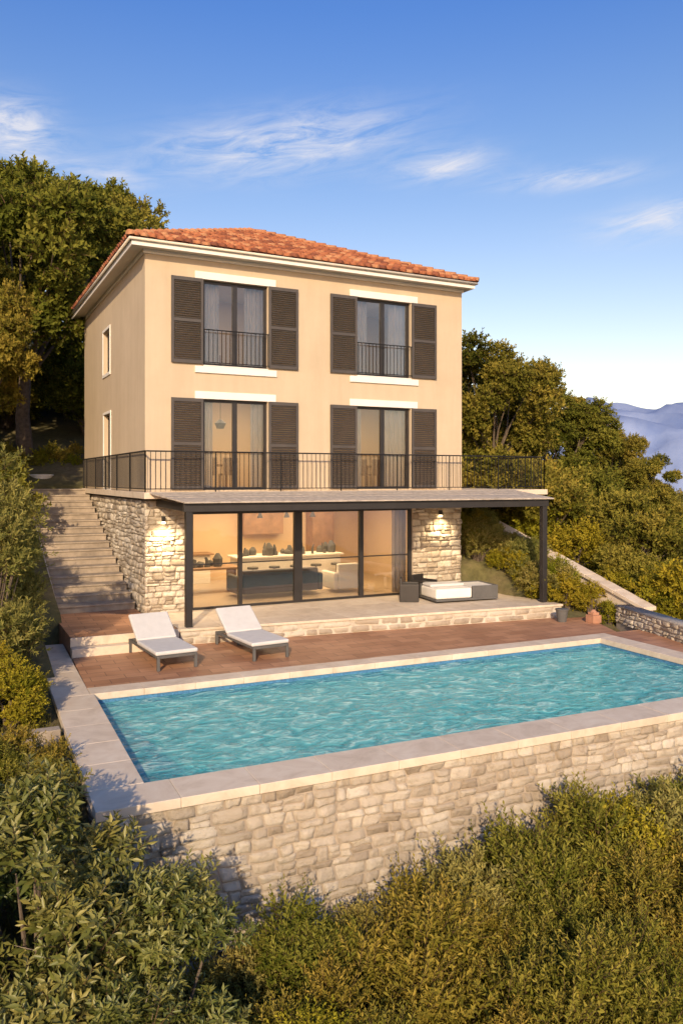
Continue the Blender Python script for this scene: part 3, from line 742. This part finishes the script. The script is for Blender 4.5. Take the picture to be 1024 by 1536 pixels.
# ================================================================ RIGHT SIDE WALLS
w=empty('sloping_garden_wall'); mb=MB(); mb.prism([(11.6,-4.9),(11.9,-4.9),(11.9,4.5),(11.6,4.5)],-1.5,[-.05,-.05,2.75,2.75]); mb.obj('wall_core','trav',w)
mb=MB()
for i in range(9):
    t0=i/9;t1=(i+.985)/9; y=lambda t:-4.95+9.5*t; z=lambda t:-.04+2.81*t
    mb.add([(11.53,y(t0),z(t0)),(11.97,y(t0),z(t0)),(11.97,y(t1),z(t1)),(11.53,y(t1),z(t1)),(11.53,y(t0),z(t0)+.1),(11.97,y(t0),z(t0)+.1),(11.97,y(t1),z(t1)+.1),(11.53,y(t1),z(t1)+.1)],[(0,3,2,1),(4,5,6,7),(0,1,5,4),(1,2,6,5),(2,3,7,6),(3,0,4,7)])
mb.obj('wall_cap','trav',w,bevel=.01)
w=empty('low_stone_wall'); A=Vector((11.45,-4.3,0)); B=Vector((10.35,-8.1,0)); d=(B-A).normalized(); n=Vector((d.y,-d.x,0)); 
if n.x>0: n=-n
mb=MB(); mm=Matrix.Translation(A)@Matrix.Rotation(math.atan2(d.y,d.x),4,'Z'); mb.box(0,(B-A).length+2.5,-.17,.17,-2.5,-.02,None,mm); mb.obj('wall_core','mortar',w)
mb=MB(); stones(mb,A+n*.17,d,n,(B-A).length+2.4,-.4,.02,(.1,.15),(.15,.4),.04,31); mb.box(-.02,(B-A).length+2.5,-.2,.2,-.018,.05,None,mm); mb.obj('stone_facing','stoneB',w,True)
w=empty('garden_kerb'); mb=MB(); mb.box(-6.2,-2.87,-7.35,-7.15,-.8,-.33); mb.obj('kerb','stepst',w,bevel=.01)

# ================================================================ VEGETATION
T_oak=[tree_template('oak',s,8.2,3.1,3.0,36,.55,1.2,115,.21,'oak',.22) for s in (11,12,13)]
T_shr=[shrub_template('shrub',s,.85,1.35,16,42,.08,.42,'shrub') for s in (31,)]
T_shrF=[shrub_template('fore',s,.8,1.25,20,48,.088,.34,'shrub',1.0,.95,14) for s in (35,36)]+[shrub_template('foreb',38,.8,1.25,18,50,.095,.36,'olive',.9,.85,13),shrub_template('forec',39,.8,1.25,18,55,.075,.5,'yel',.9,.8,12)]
T_pit=[shrub_template('pitto',s,1.15,3.2,34,42,.135,.33,'pitto',.8,.55,15,(.25,.4),.95,.55) for s in (41,42)]
T_olb=[shrub_template('olivebush',s,1.15,4.6,44,44,.12,.30,'olive',.8,.65,13,(.28,.42),.7,.7) for s in (45,46)]
T_yel=[shrub_template('round',s,.62,.85,14,70,.055,.5,'yel',.6,.5,12) for s in (51,)]
T_bsh=[shrub_template('bush',s,1.5,2.1,20,50,.17,.5,'oak',.5,.5,9) for s in (61,62)]
T_bsh2=[shrub_template('bushy',63,1.3,1.7,18,50,.14,.5,'shrub',.5,.5,9),shrub_template('bushy',64,1.3,1.7,18,50,.14,.42,'olive',.5,.55,9)]
T_bshy=[shrub_template('bushyel',66,1.3,1.6,18,45,.14,.5,'yel',.5,.5,9)]
rs=random.Random(99)
def ot(x,y,h,k=0,name='oak_tree',dz=0,hs=1.):
    s=h/8.2; inst_tree(name,T_oak[k%3],(x,y,hz(x,y)+dz),s*hs,rs.uniform(0,6.28),None,s)
ot(-1.7,12.6,10.8,0); ot(2.9,19.5,9.9,1); ot(-5.2,9.5,9,2); ot(.6,25,10.5,0); ot(-4.0,17.5,10,1); ot(-9,14,10,2); ot(5.2,26,9.5,2); ot(-3.9,7.0,6.6,1,hs=.8); ot(-7,3.5,7,0); ot(-9,22,11,0); ot(9,30,8,1)
for x,y,tz,k in ((14.0,4.6,8.4,0),(16.6,9.5,8.6,1),(13.0,10.5,8.2,2),(19.6,8.2,7.2,2),(22.6,7.4,5.8,0),(25.5,10,4.6,1),(18,14,8,0),(24,16,6.0,2),(17.6,4.8,6.4,1),(21,3.6,4.2,0),(29,12,3.8,0)):
    ot(x,y,tz-hz(x,y),k,hs=1.0 if k!=1 else 1.1)
def it(T,x,y,s,name,parent=None,k=None,dz=0,sz=None):
    k=rs.randrange(len(T)) if k is None else k
    inst_tree(name,T[k%len(T)],(x,y,hz(x,y)+dz),s,rs.uniform(0,6.28),parent,sz)
inst_tree('olive_bush',T_olb[0],(-3.70,-4.3,-.6),.92,1.0,None,.98)
inst_tree('olive_bush',T_olb[1],(-3.45,-2.9,-.5),.85,2.0,None,.70)
inst_tree('olive_bush',T_olb[0],(-4.7,-2.2,-.3),1.1,4.0,None,.95)
inst_tree('olive_bush',T_olb[1],(-3.35,.6,-.3),.85,5.0,None,.48)
inst_tree('olive_bush',T_olb[0],(-3.3,3.4,.5),.85,3.0,None,.52)
it(T_yel,-3.50,-6.2,1.05,'boxwood_bush'); it(T_yel,-3.7,-5.5,1.15,'boxwood_bush'); it(T_yel,-4.3,-6.4,1.0,'boxwood_bush')
hs=empty('hillside_shrubs')
for i in range(32):
    x=rs.uniform(-12,-3.4); y=rs.uniform(-2,16)
    it(T_bsh if rs.random()<.5 else T_bsh2,x,y,rs.uniform(.6,1.1),'shrub',hs)
for i in range(16):
    x=rs.uniform(-3,4); y=rs.uniform(14.5,24); it(T_bsh,x,y,rs.uniform(.8,1.3),'shrub',hs)
for gx_ in np.arange(13.2,33,1.75):
    for gy_ in np.arange(-7,13,1.9):
        x=gx_+rs.uniform(-.7,.7); y=gy_+rs.uniform(-.8,.8)
        if y>9 and x<20: continue
        q=rs.random(); it(T_bshy if q<.25 else (T_bsh2 if q<.75 else T_bsh),x,y,rs.uniform(.55,1.15),'shrub',hs)
for x,y in ((12.7,3.2),(13.6,2.6),(14.8,3.0),(15.8,2.2),(12.9,5.2),(17.2,3.0),(13.8,1.2)): it(T_bsh,x,y,1.15,'shrub',hs)
for i in range(36):
    x=rs.uniform(33,75); y=rs.uniform(-2,60); it(T_bsh,x,y,rs.uniform(1.2,2.2),'shrub',hs)
bed=empty('planting_bed')
for i in range(26):
    y=-2.4+6.4*(i%13)/12+rs.uniform(-.2,.2); x=rs.uniform(10.6,11.2) if y<0 else rs.uniform(9.9,11.2); it(T_bsh2 if rs.random()<.6 else T_bshy,x,y,rs.uniform(.40,.62),'shrub',bed)
for x,y,s in ((10.1,.5,.55),(10.6,.9,.6),(11.1,1.4,.6),(10.3,1.8,.6),(10.9,2.4,.65),(11.3,3.2,.6),(10.2,3.0,.7)): it(T_bsh2,x,y,s,'shrub',bed)
for x,y,s in ((10.75,-2.9,.95),(11.2,-3.5,.9),(11.0,-2.3,1.1),(12.3,-3.0,1.0),(12.5,-4.3,1.2),(11.25,-4.0,.6)): it(T_yel,x,y,s,'boxwood_bush')
hd=empty('garden_hedge')
for i in range(7): inst_tree('hedge_plant',(T_bshy if i%2 else T_bsh2)[0],(-2.2+i*.6,12.2,3.0),.85,i*1.3,hd)
# foreground shrubs
fg=empty('foreground_shrubs')
pl_=[]
for i in range(17):
    x=-1.6+i*.78; zt=np.interp(x,[-2,0,2,4,7,12],[-1.55,-1.75,-1.5,-1.05,-1.0,-.8])+rs.uniform(-.3,.15); pl_.append((x,-11.45-rs.uniform(0,.25),zt))
for i in range(12):
    x=-2.0+i*1.0+rs.uniform(-.25,.25); pl_.append((x,-12.35+rs.uniform(-.25,.25),rs.uniform(-1.85,-1.25)))
for i in range(11):
    x=-2.6+i*1.0+rs.uniform(-.25,.25); pl_.append((x,-13.3+rs.uniform(-.2,.2),rs.uniform(-2.0,-1.45)))
for x,y,zt in pl_:
    z0=hz(x,y); s=max((zt-z0)/1.2,.35); k=rs.choice([0,0,0,1,1,1,2,3])
    inst_tree('shrub',T_shrF[k],(x,y,z0-.08),max(s,.75),rs.uniform(0,6.28),fg,s)
inst_tree('pittosporum_bush',T_pit[0],(-3.60,-11.9,-2.6),1.08,.6,None,1.03)
inst_tree('pittosporum_bush',T_pit[1],(-4.7,-11.2,-2.3),1.0,2.6,None,.90)
inst_tree('pittosporum_bush',T_pit[1],(-2.65,-12.3,-2.8),.85,4.0,None,.76)
inst_tree('pittosporum_bush',T_pit[0],(-3.4,-13.2,-2.9),.85,3.0,None,.66)
for i in range(14):
    x=rs.uniform(-5.2,-3.3); y=rs.uniform(-10.6,-7.8); it(T_shr,x,y,rs.uniform(.4,.65),'shrub',fg)
n=24000; gx=np.concatenate([RNG.uniform(-7,-2.9,n),RNG.uniform(-4,10,n)]); gy=np.concatenate([RNG.uniform(-11,1,n),RNG.uniform(-14.5,-10.9,n)])
S=np.stack([gx,gy,Hf(gx,gy)-.01],1); D=nrm(np.stack([RNG.normal(0,.3,2*n),RNG.normal(0,.3,2*n),np.ones(2*n)],1))
gm=leafmesh('grass',S,D,RNG.uniform(.02,.05,2*n),2,.11,.012,'grass',RNG,spread=.3,fwd=1.,twigs=False)
o=bpy.data.objects.new('grass',gm); sc.collection.objects.link(o)

# ================================================================ LIGHT / SKY / CAMERA
el=R(24); az=math.atan2(-.47,-.88)
Sd=Vector((math.sin(az)*math.cos(el),math.cos(az)*math.cos(el),math.sin(el)))
l=bpy.data.lights.new('sun','SUN'); l.energy=5.0; l.angle=R(.6); l.color=(1,.77,.49)
o=bpy.data.objects.new('sun',l); o.rotation_euler=(-Sd).to_track_quat('-Z','Y').to_euler(); sc.collection.objects.link(o)
wd=bpy.data.worlds.new("World"); sc.world=wd; wd.use_nodes=True; nt=wd.node_tree; bg=nt.nodes['Background']
sky=nt.nodes.new('ShaderNodeTexSky'); sky.sky_type='NISHITA'; sky.sun_disc=False; sky.sun_elevation=el; sky.sun_rotation=az%(2*math.pi); sky.altitude=100; sky.air_density=1.0; sky.dust_density=1.0; sky.ozone_density=2.0
tc=nt.nodes.new('ShaderNodeTexCoord'); sp=nt.nodes.new('ShaderNodeSeparateXYZ'); nt.links.new(tc.outputs['Generated'],sp.inputs[0])
rp=ramp(nt,sp.outputs[2],[(0,(.92,.66,.50)),(.10,(.88,.66,.53)),(.26,(.68,.59,.57)),(.375,(.50,.53,.60)),(.51,(.31,.45,.68))])
sk=mixc(nt,1.,sky.outputs[0],rp.outputs[0],'MULTIPLY')
vm=nt.nodes.new('ShaderNodeVectorMath'); vm.operation='SCALE'; vm.inputs[3].default_value=2.0; nt.links.new(sk,vm.inputs[0])
def mth(op,a,b=None,c=None):
    n_=nt.nodes.new('ShaderNodeMath'); n_.operation=op
    for i,v in enumerate((a,b,c)):
        if v is None: continue
        if isinstance(v,(int,float)): n_.inputs[i].default_value=v
        else: nt.links.new(v,n_.inputs[i])
    return n_.outputs[0]
azn=mth('MULTIPLY',mth('ARCTAN2',sp.outputs[0],sp.outputs[1]),180/math.pi); eln=mth('MULTIPLY',mth('ARCSINE',sp.outputs[2]),180/math.pi)
tot=None
for (a0,e0,wa,we,amp,sl) in ((4.2,22.0,3.0,1.9,1.2,-.1),(22.0,22.8,8.5,1.8,1.05,.12),(33.8,21.4,3.8,1.0,.9,.05),(42.4,20.0,4.6,.7,.8,.0),(48.6,16.9,4.5,1.1,.9,.08),(10.2,20.2,3,.8,.6,-.1)):
    da=mth('SUBTRACT',azn,a0); de=mth('SUBTRACT',mth('SUBTRACT',eln,e0),mth('MULTIPLY',da,sl))
    q=mth('ADD',mth('POWER',mth('ABSOLUTE',mth('DIVIDE',da,wa)),2),mth('POWER',mth('ABSOLUTE',mth('DIVIDE',de,we)),2))
    g_=mth('MULTIPLY',mth('EXPONENT',mth('MULTIPLY',q,-1.2)),amp); tot=g_ if tot is None else mth('ADD',tot,g_)
cb=nt.nodes.new('ShaderNodeCombineXYZ'); nt.links.new(mth('MULTIPLY',azn,.16),cb.inputs[0]); nt.links.new(mth('ADD',mth('MULTIPLY',eln,.75),mth('MULTIPLY',azn,-.10)),cb.inputs[1])
nz=nt.nodes.new('ShaderNodeTexNoise'); nz.inputs['Scale'].default_value=1.3; nz.inputs['Detail'].default_value=9; nz.inputs['Roughness'].default_value=.66; nz.inputs['Distortion'].default_value=.6; nt.links.new(cb.outputs[0],nz.inputs['Vector'])
cr=nt.nodes.new('ShaderNodeMapRange'); cr.inputs[1].default_value=.36; cr.inputs[2].default_value=.74; nt.links.new(nz.outputs['Fac'],cr.inputs[0])
cl=mth('MINIMUM',mth('MULTIPLY',mth('MULTIPLY',cr.outputs[0],tot),1.25),.8)
mx=nt.nodes.new('ShaderNodeMix'); mx.data_type='RGBA'; nt.links.new(cl,mx.inputs[0]); nt.links.new(vm.outputs[0],mx.inputs[6]); mx.inputs[7].default_value=(5.7,5.6,5.9,1)
nt.links.new(mx.outputs[2],bg.inputs[0]); bg.inputs[1].default_value=.15

cd=bpy.data.cameras.new('camera'); cd.sensor_fit='VERTICAL'; cd.sensor_height=36; cd.sensor_width=24; cd.lens=1189/1536*36; cd.shift_y=-50/1536; cd.clip_end=30000; cd.clip_start=.05
co=bpy.data.objects.new('camera',cd); co.location=(-4.38,-19.60,3.35); co.rotation_euler=(R(90),0,R(-26.5)); sc.collection.objects.link(co); sc.camera=co
print('done',len(bpy.data.objects))
